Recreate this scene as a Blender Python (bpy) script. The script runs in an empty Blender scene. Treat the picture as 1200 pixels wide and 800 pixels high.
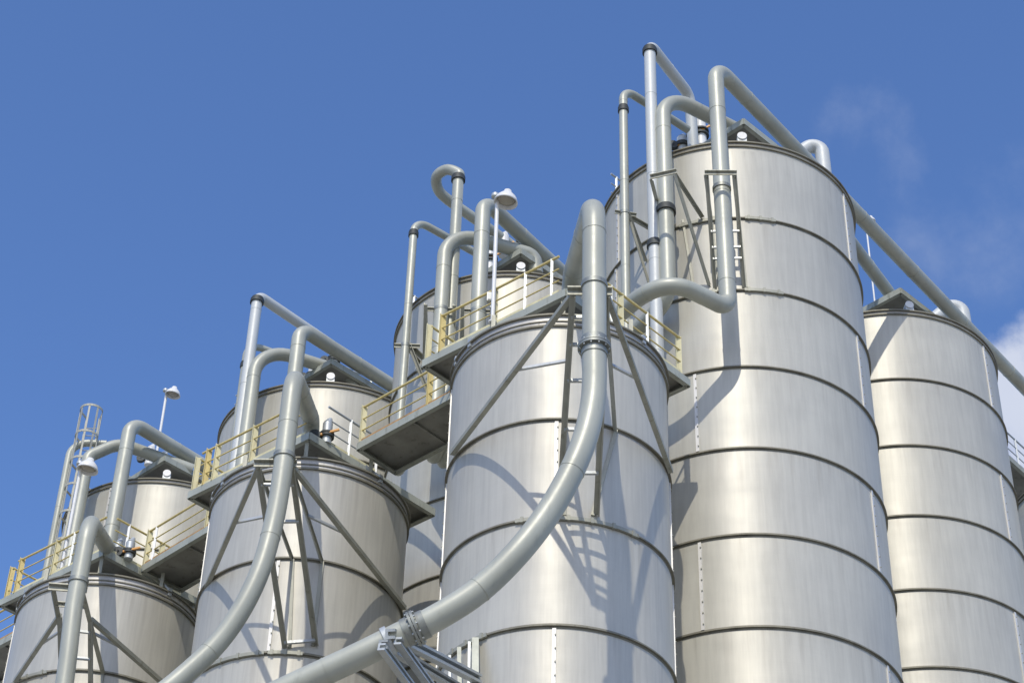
import bpy, math, random
from mathutils import Vector, Matrix
random.seed(7)
SC = bpy.context.scene
COL = SC.collection
V = Vector

# ------------------------------------------------------------------ camera
PITCH, ROLL, FPX = 0.6847193815, 0.03161417770, 2428.061186
c_, s_ = math.cos(PITCH), math.sin(PITCH)
Fv = V((0, c_, s_)); U0 = V((0, -s_, c_)); R0 = V((1, 0, 0))
Rv = math.cos(ROLL) * R0 + math.sin(ROLL) * U0
Uv = -math.sin(ROLL) * R0 + math.cos(ROLL) * U0
cam_data = bpy.data.cameras.new('camera'); cam = bpy.data.objects.new('camera', cam_data); COL.objects.link(cam)
cam.matrix_world = Matrix(((Rv.x, Uv.x, -Fv.x, 0), (Rv.y, Uv.y, -Fv.y, 0), (Rv.z, Uv.z, -Fv.z, 0), (0, 0, 0, 1)))
cam_data.sensor_width = 36; cam_data.lens = FPX / 1200 * 36
cam_data.clip_start = 0.1; cam_data.clip_end = 5000
SC.camera = cam
GROUND = -1.6

# measured sight lines of the survey of the place (used to find real positions)
def ray(px, py): return Fv + Rv * ((px - 600) / FPX) - Uv * ((py - 400) / FPX)
def onz(px, py, z): q = ray(px, py); return q * (z / q.z)
def ony(px, py, y): q = ray(px, py); return q * (y / q.y)
def zrow(x, y, py):
    g = FPX * Uv - (400 - py) * Fv
    return -(x * g.x + y * g.y) / g.z
def oncyl(px, py, c, R):
    q = ray(px, py); a = q.x**2 + q.y**2; b = -2 * (q.x * c.x + q.y * c.y); cc = c.x**2 + c.y**2 - R * R
    D = max(b * b - 4 * a * cc, 0)
    return q * ((-b - math.sqrt(D)) / (2 * a))
def rad(w, p): return w / 2 * p.dot(Fv) / FPX

# ------------------------------------------------------------------ materials
def nodes(name):
    m = bpy.data.materials.new(name); m.use_nodes = True
    nt = m.node_tree; return m, nt, nt.nodes['Principled BSDF']
def setc(b, col, rough, metal=0.0, spec=None):
    b.inputs['Base Color'].default_value = (*col, 1); b.inputs['Roughness'].default_value = rough
    b.inputs['Metallic'].default_value = metal
def noise(nt, scale, detail=4, vec=None, rough=.55):
    n = nt.nodes.new('ShaderNodeTexNoise'); n.inputs['Scale'].default_value = scale
    n.inputs['Detail'].default_value = detail; n.inputs['Roughness'].default_value = rough
    if vec: nt.links.new(vec, n.inputs['Vector'])
    return n
def mapping(nt, scale, rot=(0, 0, 0)):
    tc = nt.nodes.new('ShaderNodeTexCoord'); mp = nt.nodes.new('ShaderNodeMapping')
    mp.inputs['Scale'].default_value = scale; mp.inputs['Rotation'].default_value = rot
    nt.links.new(tc.outputs['Object'], mp.inputs['Vector']); return mp.outputs['Vector']
def ramp(nt, fac, stops):
    r = nt.nodes.new('ShaderNodeValToRGB'); nt.links.new(fac, r.inputs['Fac'])
    e = r.color_ramp.elements
    while len(e) < len(stops): e.new(.5)
    for i, (p, c) in enumerate(stops):
        e[i].position = p; e[i].color = (*c, 1) if len(c) == 3 else c
    return r.outputs['Color']
def g3(v): return (v, v, v)
def painted(name, col, rough=.45, metal=0., var=.12, dirt=None, scale=2.0):
    """paint or metal with mottled tone, fine grain and some dirt"""
    m, nt, b = nodes(name); setc(b, col, rough, metal)
    n1 = noise(nt, scale, 5, mapping(nt, (1, 1, .35)))
    lo = tuple(x * (1 - var) for x in col); hi = tuple(min(1, x * (1 + var)) for x in col)
    stops = [(.3, lo), (.7, hi)]
    cc = ramp(nt, n1.outputs['Fac'], stops)
    if dirt:
        n2 = noise(nt, scale * 2.7, 6, mapping(nt, (1, 1, .2)), .7)
        f = ramp(nt, n2.outputs['Fac'], [(.56, g3(0)), (.72, g3(.75))])
        mx = nt.nodes.new('ShaderNodeMixRGB'); nt.links.new(f, mx.inputs[0]); nt.links.new(cc, mx.inputs[1])
        mx.inputs[2].default_value = (*dirt, 1); cc = mx.outputs[0]
    nt.links.new(cc, b.inputs['Base Color'])
    n3 = noise(nt, scale * 6, 4, mapping(nt, (1, 1, 1)))
    rr = nt.nodes.new('ShaderNodeMapRange'); rr.inputs[3].default_value = rough - .08; rr.inputs[4].default_value = rough + .1
    nt.links.new(n3.outputs['Fac'], rr.inputs[0]); nt.links.new(rr.outputs[0], b.inputs['Roughness'])
    bp = nt.nodes.new('ShaderNodeBump'); bp.inputs['Strength'].default_value = .06; bp.inputs['Distance'].default_value = .02
    nt.links.new(n3.outputs['Fac'], bp.inputs['Height']); nt.links.new(bp.outputs[0], b.inputs['Normal'])
    return m
def steel_shell(name, tone=(.60, .585, .56), course=2.4, top=0.):
    """brushed stainless sheet wrapped round the silo: horizontal brushing, plate to plate tone changes, faint runs"""
    m, nt, b = nodes(name); setc(b, tone, .4, .17)
    L = nt.links
    tc = nt.nodes.new('ShaderNodeTexCoord'); sep = nt.nodes.new('ShaderNodeSeparateXYZ'); L.new(tc.outputs['Object'], sep.inputs[0])
    at = nt.nodes.new('ShaderNodeMath'); at.operation = 'ARCTAN2'; L.new(sep.outputs[1], at.inputs[0]); L.new(sep.outputs[0], at.inputs[1])
    # course index
    sb = nt.nodes.new('ShaderNodeMath'); sb.operation = 'SUBTRACT'; sb.inputs[0].default_value = top; L.new(sep.outputs[2], sb.inputs[1])
    dv = nt.nodes.new('ShaderNodeMath'); dv.operation = 'DIVIDE'; L.new(sb.outputs[0], dv.inputs[0]); dv.inputs[1].default_value = course
    fl = nt.nodes.new('ShaderNodeMath'); fl.operation = 'FLOOR'; L.new(dv.outputs[0], fl.inputs[0])
    wn = nt.nodes.new('ShaderNodeTexWhiteNoise'); wn.noise_dimensions = '1D'; L.new(fl.outputs[0], wn.inputs['W'])
    cmb = nt.nodes.new('ShaderNodeCombineXYZ'); L.new(at.outputs[0], cmb.inputs[0]); L.new(sep.outputs[2], cmb.inputs[1]); L.new(wn.outputs['Value'], cmb.inputs[2])
    def m2(sx, sy):
        mp = nt.nodes.new('ShaderNodeMapping'); mp.inputs['Scale'].default_value = (sx, sy, 5); L.new(cmb.outputs[0], mp.inputs['Vector']); return mp.outputs[0]
    brush = noise(nt, 1, 5, m2(2.2, 60), .6)
    cloud = noise(nt, 1, 4, m2(2.0, .55), .55)
    runs = noise(nt, 1, 5, m2(26, .5), .65)
    col = ramp(nt, cloud.outputs['Fac'], [(.25, tuple(x * .93 for x in tone)), (.75, tuple(min(1, x * 1.06) for x in tone))])
    mx = nt.nodes.new('ShaderNodeMixRGB'); mx.blend_type = 'MULTIPLY'; mx.inputs[0].default_value = .55
    L.new(col, mx.inputs[1]); L.new(ramp(nt, runs.outputs['Fac'], [(.35, g3(.80)), (.62, g3(1))]), mx.inputs[2])
    mx2 = nt.nodes.new('ShaderNodeMixRGB'); mx2.blend_type = 'MULTIPLY'; mx2.inputs[0].default_value = .5
    L.new(mx.outputs[0], mx2.inputs[1]); L.new(ramp(nt, brush.outputs['Fac'], [(.3, g3(.93)), (.7, g3(1.0))]), mx2.inputs[2])
    mx3 = nt.nodes.new('ShaderNodeMixRGB'); mx3.blend_type = 'MULTIPLY'; mx3.inputs[0].default_value = 1
    L.new(mx2.outputs[0], mx3.inputs[1]); L.new(ramp(nt, wn.outputs['Value'], [(0, (.955, .955, .96)), (1, (1, .995, .985))]), mx3.inputs[2])
    fr = nt.nodes.new('ShaderNodeMath'); fr.operation = 'FRACT'; L.new(dv.outputs[0], fr.inputs[0])
    r1 = nt.nodes.new('ShaderNodeMapRange'); r1.inputs[1].default_value = .0; r1.inputs[2].default_value = .55; r1.inputs[3].default_value = 1; r1.inputs[4].default_value = 0; L.new(fr.outputs[0], r1.inputs[0])
    st = noise(nt, 1, 4, m2(15, .25), .7); r2 = nt.nodes.new('ShaderNodeMapRange'); r2.inputs[1].default_value = .52; r2.inputs[2].default_value = .75; L.new(st.outputs['Fac'], r2.inputs[0])
    mu = nt.nodes.new('ShaderNodeMath'); mu.operation = 'MULTIPLY'; L.new(r1.outputs[0], mu.inputs[0]); L.new(r2.outputs[0], mu.inputs[1])
    m5 = nt.nodes.new('ShaderNodeMath'); m5.operation = 'MULTIPLY'; m5.inputs[1].default_value = .55; L.new(mu.outputs[0], m5.inputs[0])
    mx4 = nt.nodes.new('ShaderNodeMixRGB'); L.new(m5.outputs[0], mx4.inputs[0]); L.new(mx3.outputs[0], mx4.inputs[1]); mx4.inputs[2].default_value = (.33, .30, .24, 1)
    L.new(mx4.outputs[0], b.inputs['Base Color'])
    rr = nt.nodes.new('ShaderNodeMapRange'); rr.inputs[3].default_value = .41; rr.inputs[4].default_value = .54
    L.new(cloud.outputs['Fac'], rr.inputs[0]); L.new(rr.outputs[0], b.inputs['Roughness'])
    b.inputs['Anisotropic'].default_value = .45; b.inputs['Anisotropic Rotation'].default_value = .25
    tg = nt.nodes.new('ShaderNodeTangent'); tg.direction_type = 'RADIAL'; tg.axis = 'Z'; L.new(tg.outputs[0], b.inputs['Tangent'])
    bp = nt.nodes.new('ShaderNodeBump'); bp.inputs['Strength'].default_value = .05; bp.inputs['Distance'].default_value = .03
    big = noise(nt, 1, 2, m2(1.6, .9), .4)
    ad = nt.nodes.new('ShaderNodeMath'); ad.operation = 'MULTIPLY_ADD'; L.new(brush.outputs['Fac'], ad.inputs[0]); ad.inputs[1].default_value = .012; L.new(big.outputs['Fac'], ad.inputs[2])
    bp.inputs['Distance'].default_value = .2; bp.inputs['Strength'].default_value = .16
    L.new(ad.outputs[0], bp.inputs['Height']); L.new(bp.outputs[0], b.inputs['Normal'])
    return m

M = {}
M['ring'] = painted('weathered_ring_steel', (.23, .215, .16), .6, .3, .2, (.12, .10, .07), 3)
M['rim'] = painted('rim_steel', (.52, .50, .45), .5, .5, .12, (.25, .23, .18), 2)
M['seam'] = painted('bare_seam_strip', (.70, .68, .62), .5, .3, .1, None, 3)
M['roof'] = painted('roof_sheet', (.34, .34, .32), .6, .4, .12, None, 1)
M['pipe'] = painted('grey_green_pipe_paint', (.43, .435, .355), .42, .12, .13, (.33, .34, .28), 1.2)
M['duct'] = painted('pale_grey_pipe_paint', (.56, .575, .54), .5, .1, .05, None, 1)
M['collar'] = painted('dark_collar', (.06, .065, .06), .6, .3, .2, None, 3)
M['flange'] = painted('flange_steel', (.30, .31, .27), .5, .5, .2, (.15, .13, .1), 4)
M['galv'] = painted('galvanised_steel', (.50, .52, .50), .5, .45, .12, (.3, .3, .26), 3)
M['strut'] = painted('olive_grey_strut', (.37, .365, .29), .55, .25, .15, (.16, .15, .1), 2)
M['deck'] = painted('deck_plate', (.31, .30, .25), .7, .2, .2, (.11, .11, .08), 1.5)
M['fascia'] = painted('fascia_channel', (.42, .43, .35), .55, .2, .12, (.2, .2, .14), 2)
M['yellow'] = painted('yellow_rail_paint', (.66, .53, .20), .5, .0, .15, (.32, .24, .10), 4)
M['paleyel'] = painted('faded_yellow_paint', (.68, .62, .36), .6, .0, .12, (.42, .33, .15), 4)
M['white'] = painted('white_enamel', (.78, .77, .72), .4, .0, .06, (.5, .48, .42), 3)
M['rust'] = painted('rusty_toe_plate', (.42, .25, .10), .75, .0, .3, (.18, .09, .04), 4)
M['orange'] = painted('orange_valve_paint', (.65, .30, .05), .5, .0, .1, None, 3)
M['beige'] = painted('dull_beige_ladder_paint', (.43, .42, .34), .6, .1, .15, (.25, .23, .17), 3)
M['glass'] = painted('lamp_glass', (.42, .38, .30), .2, .0, .1, None, 3)

# ------------------------------------------------------------------ mesh building
class MB:
    def __init__(s): s.v = []; s.f = []; s.sm = []
    def poly(s, pts, faces, smooth=False):
        o = len(s.v); s.v += [tuple(p) for p in pts]
        for f in faces: s.f.append(tuple(o + i for i in f)); s.sm.append(smooth)
    def prism(s, loop, z0, z1):
        n = len(loop); pts = [(p[0], p[1], z0) for p in loop] + [(p[0], p[1], z1) for p in loop]
        fs = [tuple(range(n - 1, -1, -1)), tuple(range(n, 2 * n))] + [(i, (i + 1) % n, n + (i + 1) % n, n + i) for i in range(n)]
        s.poly(pts, fs)
    def beam(s, a, b, w, h, up=V((0, 0, 1)), prof=None):
        """rectangular bar from a to b; prof 'C' = channel, 'L' = angle"""
        a = V(a); b = V(b); d = (b - a).normalized()
        x = d.cross(up)
        if x.length < 1e-4: x = d.cross(V((1, 0, 0)))
        x.normalize(); y = x.cross(d).normalized()
        t = .28 * min(w, h)
        if prof == 'C': pr = [(-w/2, -h/2), (w/2, -h/2), (w/2, -h/2 + t), (-w/2 + t, -h/2 + t), (-w/2 + t, h/2 - t), (w/2, h/2 - t), (w/2, h/2), (-w/2, h/2)]
        elif prof == 'L': pr = [(-w/2, -h/2), (w/2, -h/2), (w/2, -h/2 + t), (-w/2 + t, -h/2 + t), (-w/2 + t, h/2), (-w/2, h/2)]
        else: pr = [(-w/2, -h/2), (w/2, -h/2), (w/2, h/2), (-w/2, h/2)]
        n = len(pr); pts = [a + x * p[0] + y * p[1] for p in pr] + [b + x * p[0] + y * p[1] for p in pr]
        s.poly(pts, [tuple(range(n)), tuple(range(2 * n - 1, n - 1, -1))] + [(i, n + i, n + (i + 1) % n, (i + 1) % n) for i in range(n)])
    def cyl(s, a, b, r, r2=None, n=16, caps=True):
        a = V(a); b = V(b); d = (b - a).normalized(); r2 = r if r2 is None else r2
        x = d.orthogonal().normalized(); y = d.cross(x)
        P = []
        for c, rr in ((a, r), (b, r2)):
            for i in range(n):
                t = 2 * math.pi * i / n; P.append(c + x * math.cos(t) * rr + y * math.sin(t) * rr)
        s.poly(P, [(i, (i + 1) % n, n + (i + 1) % n, n + i) for i in range(n)], True)
        if caps: s.poly(P, [tuple(range(n - 1, -1, -1)), tuple(range(n, 2 * n))])
    def lathe(s, prof, c, n=96, smooth=True, a0=0, a1=2 * math.pi, axis=None):
        """profile of (radius, height) swept about a vertical axis at c"""
        full = abs(a1 - a0 - 2 * math.pi) < 1e-6
        k = len(prof); P = []; m = n if full else n + 1
        ax = V((0, 0, 1)) if axis is None else V(axis).normalized()
        x = V((1, 0, 0)) if axis is None else ax.orthogonal().normalized(); y = ax.cross(x)
        for i in range(m):
            t = a0 + (a1 - a0) * i / n
            for (r, z) in prof: P.append(V(c) + x * r * math.cos(t) + y * r * math.sin(t) + ax * z)
        fs = []
        for i in range(n):
            j = (i + 1) % m
            for q in range(k - 1): fs.append((i * k + q, j * k + q, j * k + q + 1, i * k + q + 1))
        s.poly(P, fs, smooth)
    def ringsolid(s, r0, r1, z0, z1, c, n=96, a0=0, a1=2 * math.pi):
        """flat bar hoop with sharp edges"""
        for pr in (((r0, z0), (r1, z0)), ((r1, z0), (r1, z1)), ((r1, z1), (r0, z1)), ((r0, z1), (r0, z0))):
            s.lathe(pr, c, n, True, a0, a1)
        if abs(a1 - a0 - 2 * math.pi) > 1e-6:
            for a in (a0, a1):
                s.poly([V(c) + V((r * math.cos(a), r * math.sin(a), z)) for r, z in ((r0, z0), (r1, z0), (r1, z1), (r0, z1))], [(0, 1, 2, 3)])
    def tube(s, path, r, n=20, caps=True):
        path = [V(p) for p in path]; m = len(path); P = []
        t0 = (path[1] - path[0]).normalized(); x = t0.orthogonal().normalized()
        rs = r if isinstance(r, (list, tuple)) else [r] * m
        for i, p in enumerate(path):
            t = ((path[min(i + 1, m - 1)] - path[i]).normalized() + (path[i] - path[max(i - 1, 0)]).normalized())
            t = t.normalized() if t.length > 1e-6 else t0
            x = (x - t * x.dot(t)).normalized(); y = t.cross(x)
            for k in range(n):
                a = 2 * math.pi * k / n; P.append(p + x * math.cos(a) * rs[i] + y * math.sin(a) * rs[i])
        fs = [(i * n + k, i * n + (k + 1) % n, (i + 1) * n + (k + 1) % n, (i + 1) * n + k) for i in range(m - 1) for k in range(n)]
        s.poly(P, fs, True)
        if caps: s.poly(P[:n] + P[-n:], [tuple(range(n - 1, -1, -1)), tuple(range(n, 2 * n))])
    def build(s, name, mat, parent=None, origin=None):
        o = V(origin) if origin is not None else V((0, 0, 0))
        if origin is None and parent is not None: o = parent['_w'] if False else WORLD[parent.name]
        me = bpy.data.meshes.new(name)
        me.from_pydata([(v[0] - o.x, v[1] - o.y, v[2] - o.z) for v in s.v], [], s.f)
        me.polygons.foreach_set('use_smooth', s.sm); me.materials.append(M[mat] if isinstance(mat, str) else mat)
        me.update()
        ob = bpy.data.objects.new(name, me); COL.objects.link(ob)
        if parent is None: ob.location = o; WORLD[ob.name] = o
        else:
            ob.parent = parent; WORLD[ob.name] = WORLD[parent.name].copy()
            ob.location = o - WORLD[parent.name]; WORLD[ob.name] = o
        return ob
WORLD = {}
def thing(name, label, cat, loc, group=None):
    o = bpy.data.objects.new(name, None); COL.objects.link(o); o.location = loc; o.empty_display_size = .2
    WORLD[o.name] = V(loc); return tag(o, label, cat, group)
def tag(o, label, cat, group=None):
    o['label'] = label; o['category'] = cat
    if group: o['group'] = group
    return o
def fillet(pts, r, seg=10):
    """round the corners of a polyline; r = one radius or one per inner corner"""
    pts = [V(p) for p in pts]; out = [pts[0]]
    for i in range(1, len(pts) - 1):
        a, b, c = pts[i - 1], pts[i], pts[i + 1]; rr = r[i - 1] if isinstance(r, (list, tuple)) else r
        u = (a - b); w = (c - b); lu, lw = u.length, w.length; u.normalize(); w.normalize()
        ang = u.angle(w)
        if ang > 3.1 or rr <= 0: out.append(b); continue
        d = min(rr / math.tan(ang / 2), lu * .499, lw * .499); rr = d * math.tan(ang / 2)
        ctr = b + (u + w).normalized() * (rr / math.sin(ang / 2))
        p0 = b + u * d - ctr; p1 = b + w * d - ctr; tot = p0.angle(p1); ax = p0.cross(p1).normalized()
        for k in range(seg + 1): out.append(ctr + Matrix.Rotation(tot * k / seg, 3, ax) @ p0)
    out.append(pts[-1]); return out
def spline(pts, seg=8):
    pts = [V(p) for p in pts]; P = [pts[0] * 2 - pts[1]] + pts + [pts[-1] * 2 - pts[-2]]; out = []
    for i in range(1, len(P) - 2):
        for k in range(seg):
            t = k / seg; a, b, c, d = P[i - 1], P[i], P[i + 1], P[i + 2]
            out.append(.5 * ((2 * b) + (c - a) * t + (2 * a - 5 * b + 4 * c - d) * t * t + (3 * b - 3 * c + d - a) * t ** 3))
    out.append(pts[-1]); return out

# ------------------------------------------------------------------ layout (metres; camera at the origin)
S = 1.02
F3 = V((1.061 * S, 35.4903 * S)); F2 = V((-4.6661 * S, 40.8678 * S)); F1 = V((-10.1118 * S, 46.0481 * S))
T4 = V((5.7456, 41.6519)); R5 = V((11.1053, 48.8425))
DB = V((-5.727, 5.377))
B3 = T4 + DB; B2 = T4 + DB * 1.98; B1 = T4 + DB * 2.96
R6 = onz(1306, 606, 38.2).xy
RF, ZF, C0F, HF = 2.3229 * S, 27.5404 * S, 2.44376 * S, 2.4 * S
RT, ZT, C0T, HT = 3.4037, 37.9775, 2.534, 2.381
ZR, C0R, HR = 38.563, 2.372, 2.312
DECK = 29.2; BDECK = 39.1

def silo(cx, R, zt, c0, h, label, kind, seams=(), clamps=()):
    rh = .30 if kind == 'small' else .14
    """round stainless silo: shell, rim curb, cone roof, stiffening rings, bolted seam strips"""
    C0 = V((cx.x, cx.y, GROUND))
    root = thing('silo', label, 'silo', C0, 'stainless steel silos of the plant')
    mat = steel_shell('brushed_stainless_' + kind, (.585, .565, .475) if kind != 'small' else (.575, .553, .468), h, zt - c0 + h - GROUND)
    O = V((cx.x, cx.y, 0))
    m = MB(); zs = [zt]; z = zt - c0; rings = []
    while z > GROUND + 1: rings.append(z); zs.append(z); z -= h
    zs.append(GROUND)
    for a, b in zip(zs[:-1], zs[1:]):
        m.lathe([(R, b), (R, (a + b) / 2), (R, a)], O, 144)
    m.build('shell', mat, root, C0)
    m = MB(); m.lathe([(R + .012, zt + .02), (R + .012, zt + rh - .04)], O, 144); m.build('rim', 'rim', root, C0)
    for za, zb, ro in ((zt - .03, zt + .02, .05), (zt + rh - .04, zt + rh, .07)) + (((zt + .10, zt + .13, .035),) if kind == 'small' else ()):
        m = MB(); m.ringsolid(R - .05, R + ro, za, zb, O, 144); m.build('rim_flange', 'ring', root, C0)
    m = MB(); m.lathe([(R, zt + rh - .01), (R * .55, zt + rh + .3), (.35, zt + rh + .6), (.35, zt + rh + .75), (.001, zt + rh + .75)], O, 72)
    m.build('roof', 'roof', root, C0)
    for i, z in enumerate(rings):
        m = MB(); m.ringsolid(R - .02, R + .055, z - .015, z + .015, O, 144); m.ringsolid(R + .003, R + .012, z - .055, z + .055, O, 144)
        m.build('stiffening_ring', 'ring', root, C0)
    # bolted clamp plates on some rings
    for (i, a0, a1) in clamps:
        if i >= len(rings): continue
        z = rings[i]; m = MB(); m.ringsolid(R + .013, R + .07, z - .045, z + .035, O, 12, a0, a1)
        k = max(2, int((a1 - a0) * R / .45))
        for q in range(k + 1):
            a = a0 + (a1 - a0) * (q + .3) / (k + .6); d = V((math.cos(a), math.sin(a), 0))
            m.beam(O + d * (R + .055) + V((0, 0, z - .065)), O + d * (R + .055) + V((0, 0, z + .06)), .06, .06, d)
        m.build('clamp_plate', 'strut', root, C0)
    # vertical bolted seam strips, given as (angle, course index)
    for (a, i) in seams:
        z1 = (zt - .05) if i == 0 else rings[i - 1] - .06
        z0 = rings[i] + .06 if i < len(rings) else GROUND
        d = V((math.cos(a), math.sin(a), 0)); tdir = V((-d.y, d.x, 0))
        m = MB(); m.beam(O + d * (R + .012) + V((0, 0, z0)), O + d * (R + .012) + V((0, 0, z1)), .075, .03, d)
        sp = m.build('seam_strip', 'seam', root, C0)
        m = MB(); nb = int((z1 - z0) / .26)
        for q in range(nb):
            zz = z0 + (q + .5) * (z1 - z0) / nb
            for sd in (.025,):
                p = O + d * (R + .02) + tdir * sd + V((0, 0, zz)); m.cyl(p, p + d * .03, .016, n=6)
        m.build('bolts', 'strut', sp, C0)
    return root

def ang(px, py, c, R): p = oncyl(px, py, c, R); return math.atan2(p.y - c.y, p.x - c.x)
def seams_from(c, R, lst): return [(ang(px, py, c, R), i) for px, py, i in lst]
A = lambda deg: math.radians(deg)

silo(T4, RT, ZT, C0T, HT, 'tallest silo, right of centre, with a long pipe running off its top', 'tall',
     seams_from(T4, RT, [(992, 265, 0), (1007, 425, 2), (1025, 615, 4), (1040, 785, 6), (816, 480, 3), (822, 690, 5), (722, 300, 1), (846, 780, 7), (724, 260, 0)]) + [(A(60 * k + 20), j) for k in range(0, 3) for j in range(8, 15)],
     [(1, A(-92), A(-76)), (0, A(-90), A(-77)), (0, A(-118), A(-101)), (1, A(-116), A(-103))])
silo(R5, RT, ZR, C0R, HR, 'tall silo at the right side, standing behind the tallest silo and reaching the right edge', 'tall',
     seams_from(R5, RT, [(1157, 440, 0), (1179, 600, 2), (1195, 760, 4)]) + [(A(-150), j) for j in range(6)], [])
silo(B3, RT, ZT, C0T, HT, 'tall back silo in the middle, half hidden behind the front silo with the sweeping pipe', 'tall',
     [(A(-96), 1), (A(-150), 0), (A(-60), 3), (A(-110), 4)], [(0, A(-140), A(-120))])
silo(B2, RT, ZT, C0T, HT, 'tall back silo left of centre, only its top showing above the second front silo', 'tall',
     [(A(-80), 1), (A(-140), 0)], [])
silo(B1, RT, ZT, C0T, HT, 'farthest left back silo, its top showing between the caged ladder and the walkway', 'tall',
     [(A(-115), 0), (A(-80), 2)], [])
silo(F3, RF, ZF, C0F, HF, 'shorter front silo at the centre with a large pipe sweeping down across its face', 'small',
     seams_from(F3, RF, [(652, 520, 1), (649, 770, 3)]) + [(A(-178), 0), (A(-179), 1), (A(-180), 2), (A(-178), 3), (A(-8), 1), (A(-4), 2), (A(-35), 5)],
     [(1, A(-112), A(-50)), (2, A(-170), A(-125))])
silo(F2, RF, ZF, C0F, HF, 'second front silo from the left, with four struts crossing its face behind a curving pipe', 'small',
     [(A(-98), 1), (A(-175), 0), (A(-170), 2), (A(-95), 3)], [(1, A(-140), A(-100)), (1, A(-98), A(-80))])
silo(F1, RF, ZF, C0F, HF, 'leftmost front silo at the lower left corner with a straight pipe down its face', 'small',
     [(A(-170), 0), (A(-95), 1)], [(0, A(-150), A(-110))])
silo(R6, RT, ZT, C0T, HT, 'silo only just visible at the right edge, below a railed walkway', 'tall', [], [])

# ------------------------------------------------------------------ pipes
def pipe(label, path, r, mat='pipe', name='process_pipe', cat='pipe', collars=(), flanges=(), group=None, n=24):
    """collars / flanges: (point index fraction along path 0..1, scale)"""
    o = V(path[0]); m = MB(); m.tube(path, r, n); root = m.build(name, mat, None, o); tag(root, label, cat, group)
    L = [0]
    for a, b in zip(path[:-1], path[1:]): L.append(L[-1] + (V(b) - V(a)).length)
    def at(d):
        for i in range(len(L) - 1):
            if L[i + 1] >= d:
                t = (d - L[i]) / (L[i + 1] - L[i]); return V(path[i]).lerp(V(path[i + 1]), t), (V(path[i + 1]) - V(path[i])).normalized()
        return V(path[-1]), (V(path[-1]) - V(path[-2])).normalized()
    def near(p):
        best = min(range(len(path) * 1), key=lambda i: (V(path[i]) - p).length); bd = None
        for k in range(401):
            d = L[-1] * k / 400; q, _ = at(d)
            e = (q - p).length
            if bd is None or e < bd[0]: bd = (e, d)
        return bd[1]
    for p in collars:
        q, t = at(near(p)); m = MB()
        m.cyl(q - t * .07, q + t * .07, r * 1.28, n=24); m.cyl(q + t * .0701, q + t * .13, r * 1.14, n=24)
        m.build('collar', 'collar', root, o)
    for p in flanges:
        q, t = at(near(p)); m = MB(); x = t.orthogonal().normalized(); y = t.cross(x)
        m.cyl(q - t * .05, q - t * .006, r * 1.36, n=28); m.cyl(q + t * .006, q + t * .05, r * 1.36, n=28)
        m.cyl(q - t * .2, q - t * .0751, r * 1.08, n=24); m.cyl(q + t * .0751, q + t * .2, r * 1.08, n=24)
        f = m.build('flange', 'flange', root, o); m = MB()
        for k in range(12):
            a = 2 * math.pi * k / 12; c = q + (x * math.cos(a) + y * math.sin(a)) * r * 1.22
            m.cyl(c - t * .08, c + t * .08, .018, n=6)
        m.build('bolts', 'galv', f, o)
    # faint weld beads every few metres
    m = MB(); d = 1.7; cnt = 0
    while d < L[-1] - .4 and cnt < 12:
        q, t = at(d); m.cyl(q - t * .012, q + t * .012, r * 1.035, n=24, caps=True); m.build('weld_bead', mat, root, o); m = MB(); d += 2.9; cnt += 1
    return root
def lx(px, py, y): return ony(px, py, y).x
G4 = 'pipes rising in front of the back silos'

def ex(a, b, t): return b + (b - a).normalized() * t
LOOP = {1: V((-4.4, 40.9, 0)), 2: V((-10.0, 46.0, 0)), 3: V((-15.8, 51.6, 0))}
FT = {1: (F3, 0), 2: (F2, 0), 3: (F1, 0)}
def foot(x, y, k, z=31.3):
    c = FT[k][0]; q = V((c.x - 1.6 + (x + 5.73 * (k - 1)) * .12, c.y + 2.1 + (y - 42.6 - 5.377 * (k - 1)) * .35))
    return [V((q.x, q.y, DECK + .02)), V((q.x, q.y, z)), V((x, y, z))]
# --- set at the tallest silo
y4 = 37.2; x4 = lx(849, 280, y4); z0 = zrow(x4, y4, 362); z1 = zrow(x4, y4, 77)
r4 = rad(20, V((x4, y4, 34)))
sb = [onz(828, 349, z0), onz(800, 337, z0), onz(775, 337, z0), onz(752, 347, z0), onz(728, 366, z0), onz(706, 386, z0)]
top = V((x4, y4, z1)); AZ = (onz(1195, 448, z1) - top).normalized()
path = [V(p) for p in reversed(sb)]
path = spline(path, 6)
path = path + fillet([path[-1], V((x4, y4, z0)), V((x4, y4, z1)), top + AZ * 26], [.42, .55], 12)[1:]
pipe('long grey pipe with an S bend on the tallest silo, running to the right edge', path, r4, group=G4)
P4top = top
# P3 arch
y = 38.0; x = lx(781, 270, y); zb = zrow(x, y, 352); zt_ = zrow(x, y, 108); r3 = rad(19, V((x, y, 34)))
e = onz(858, 150, zt_)
pth = fillet([onz(722, 398, zb), onz(752, 381, zb), V((x, y, zb)), V((x, y, zt_)), e, ex(V((x, y, zt_)), e, .7), ex(V((x, y, zt_)), e, .7) + V((.05, .05, -.65))], [.5, .55, .95, 0, .3], 12)
pipe('grey pipe arching onto the tallest silo\'s roof, left of the long S bend pipe', pth, r3, group=G4,
     collars=[V((x, y, zrow(x, y, 247)))])
P3 = (x, y)
# P2 pale tall duct
y = 38.1; x = lx(765, 200, y); zt_ = zrow(x, y, 52); r2 = rad(14.5, V((x, y, 36)))
e = onz(808, 112, zt_)
pth = fillet([V((x, y, DECK)), V((x, y, zt_)), e, V((e.x + .15, e.y + .5, ZT + .25))], [.28, .35], 10)
pipe('pale straight pipe, the tallest on the highest silo, with a ringed elbow at its top', pth, r2, 'duct', group=G4,
     collars=[V((x, y, zt_ - .30)), V((x, y, zrow(x, y, 287)))])
P2 = (x, y)
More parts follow.
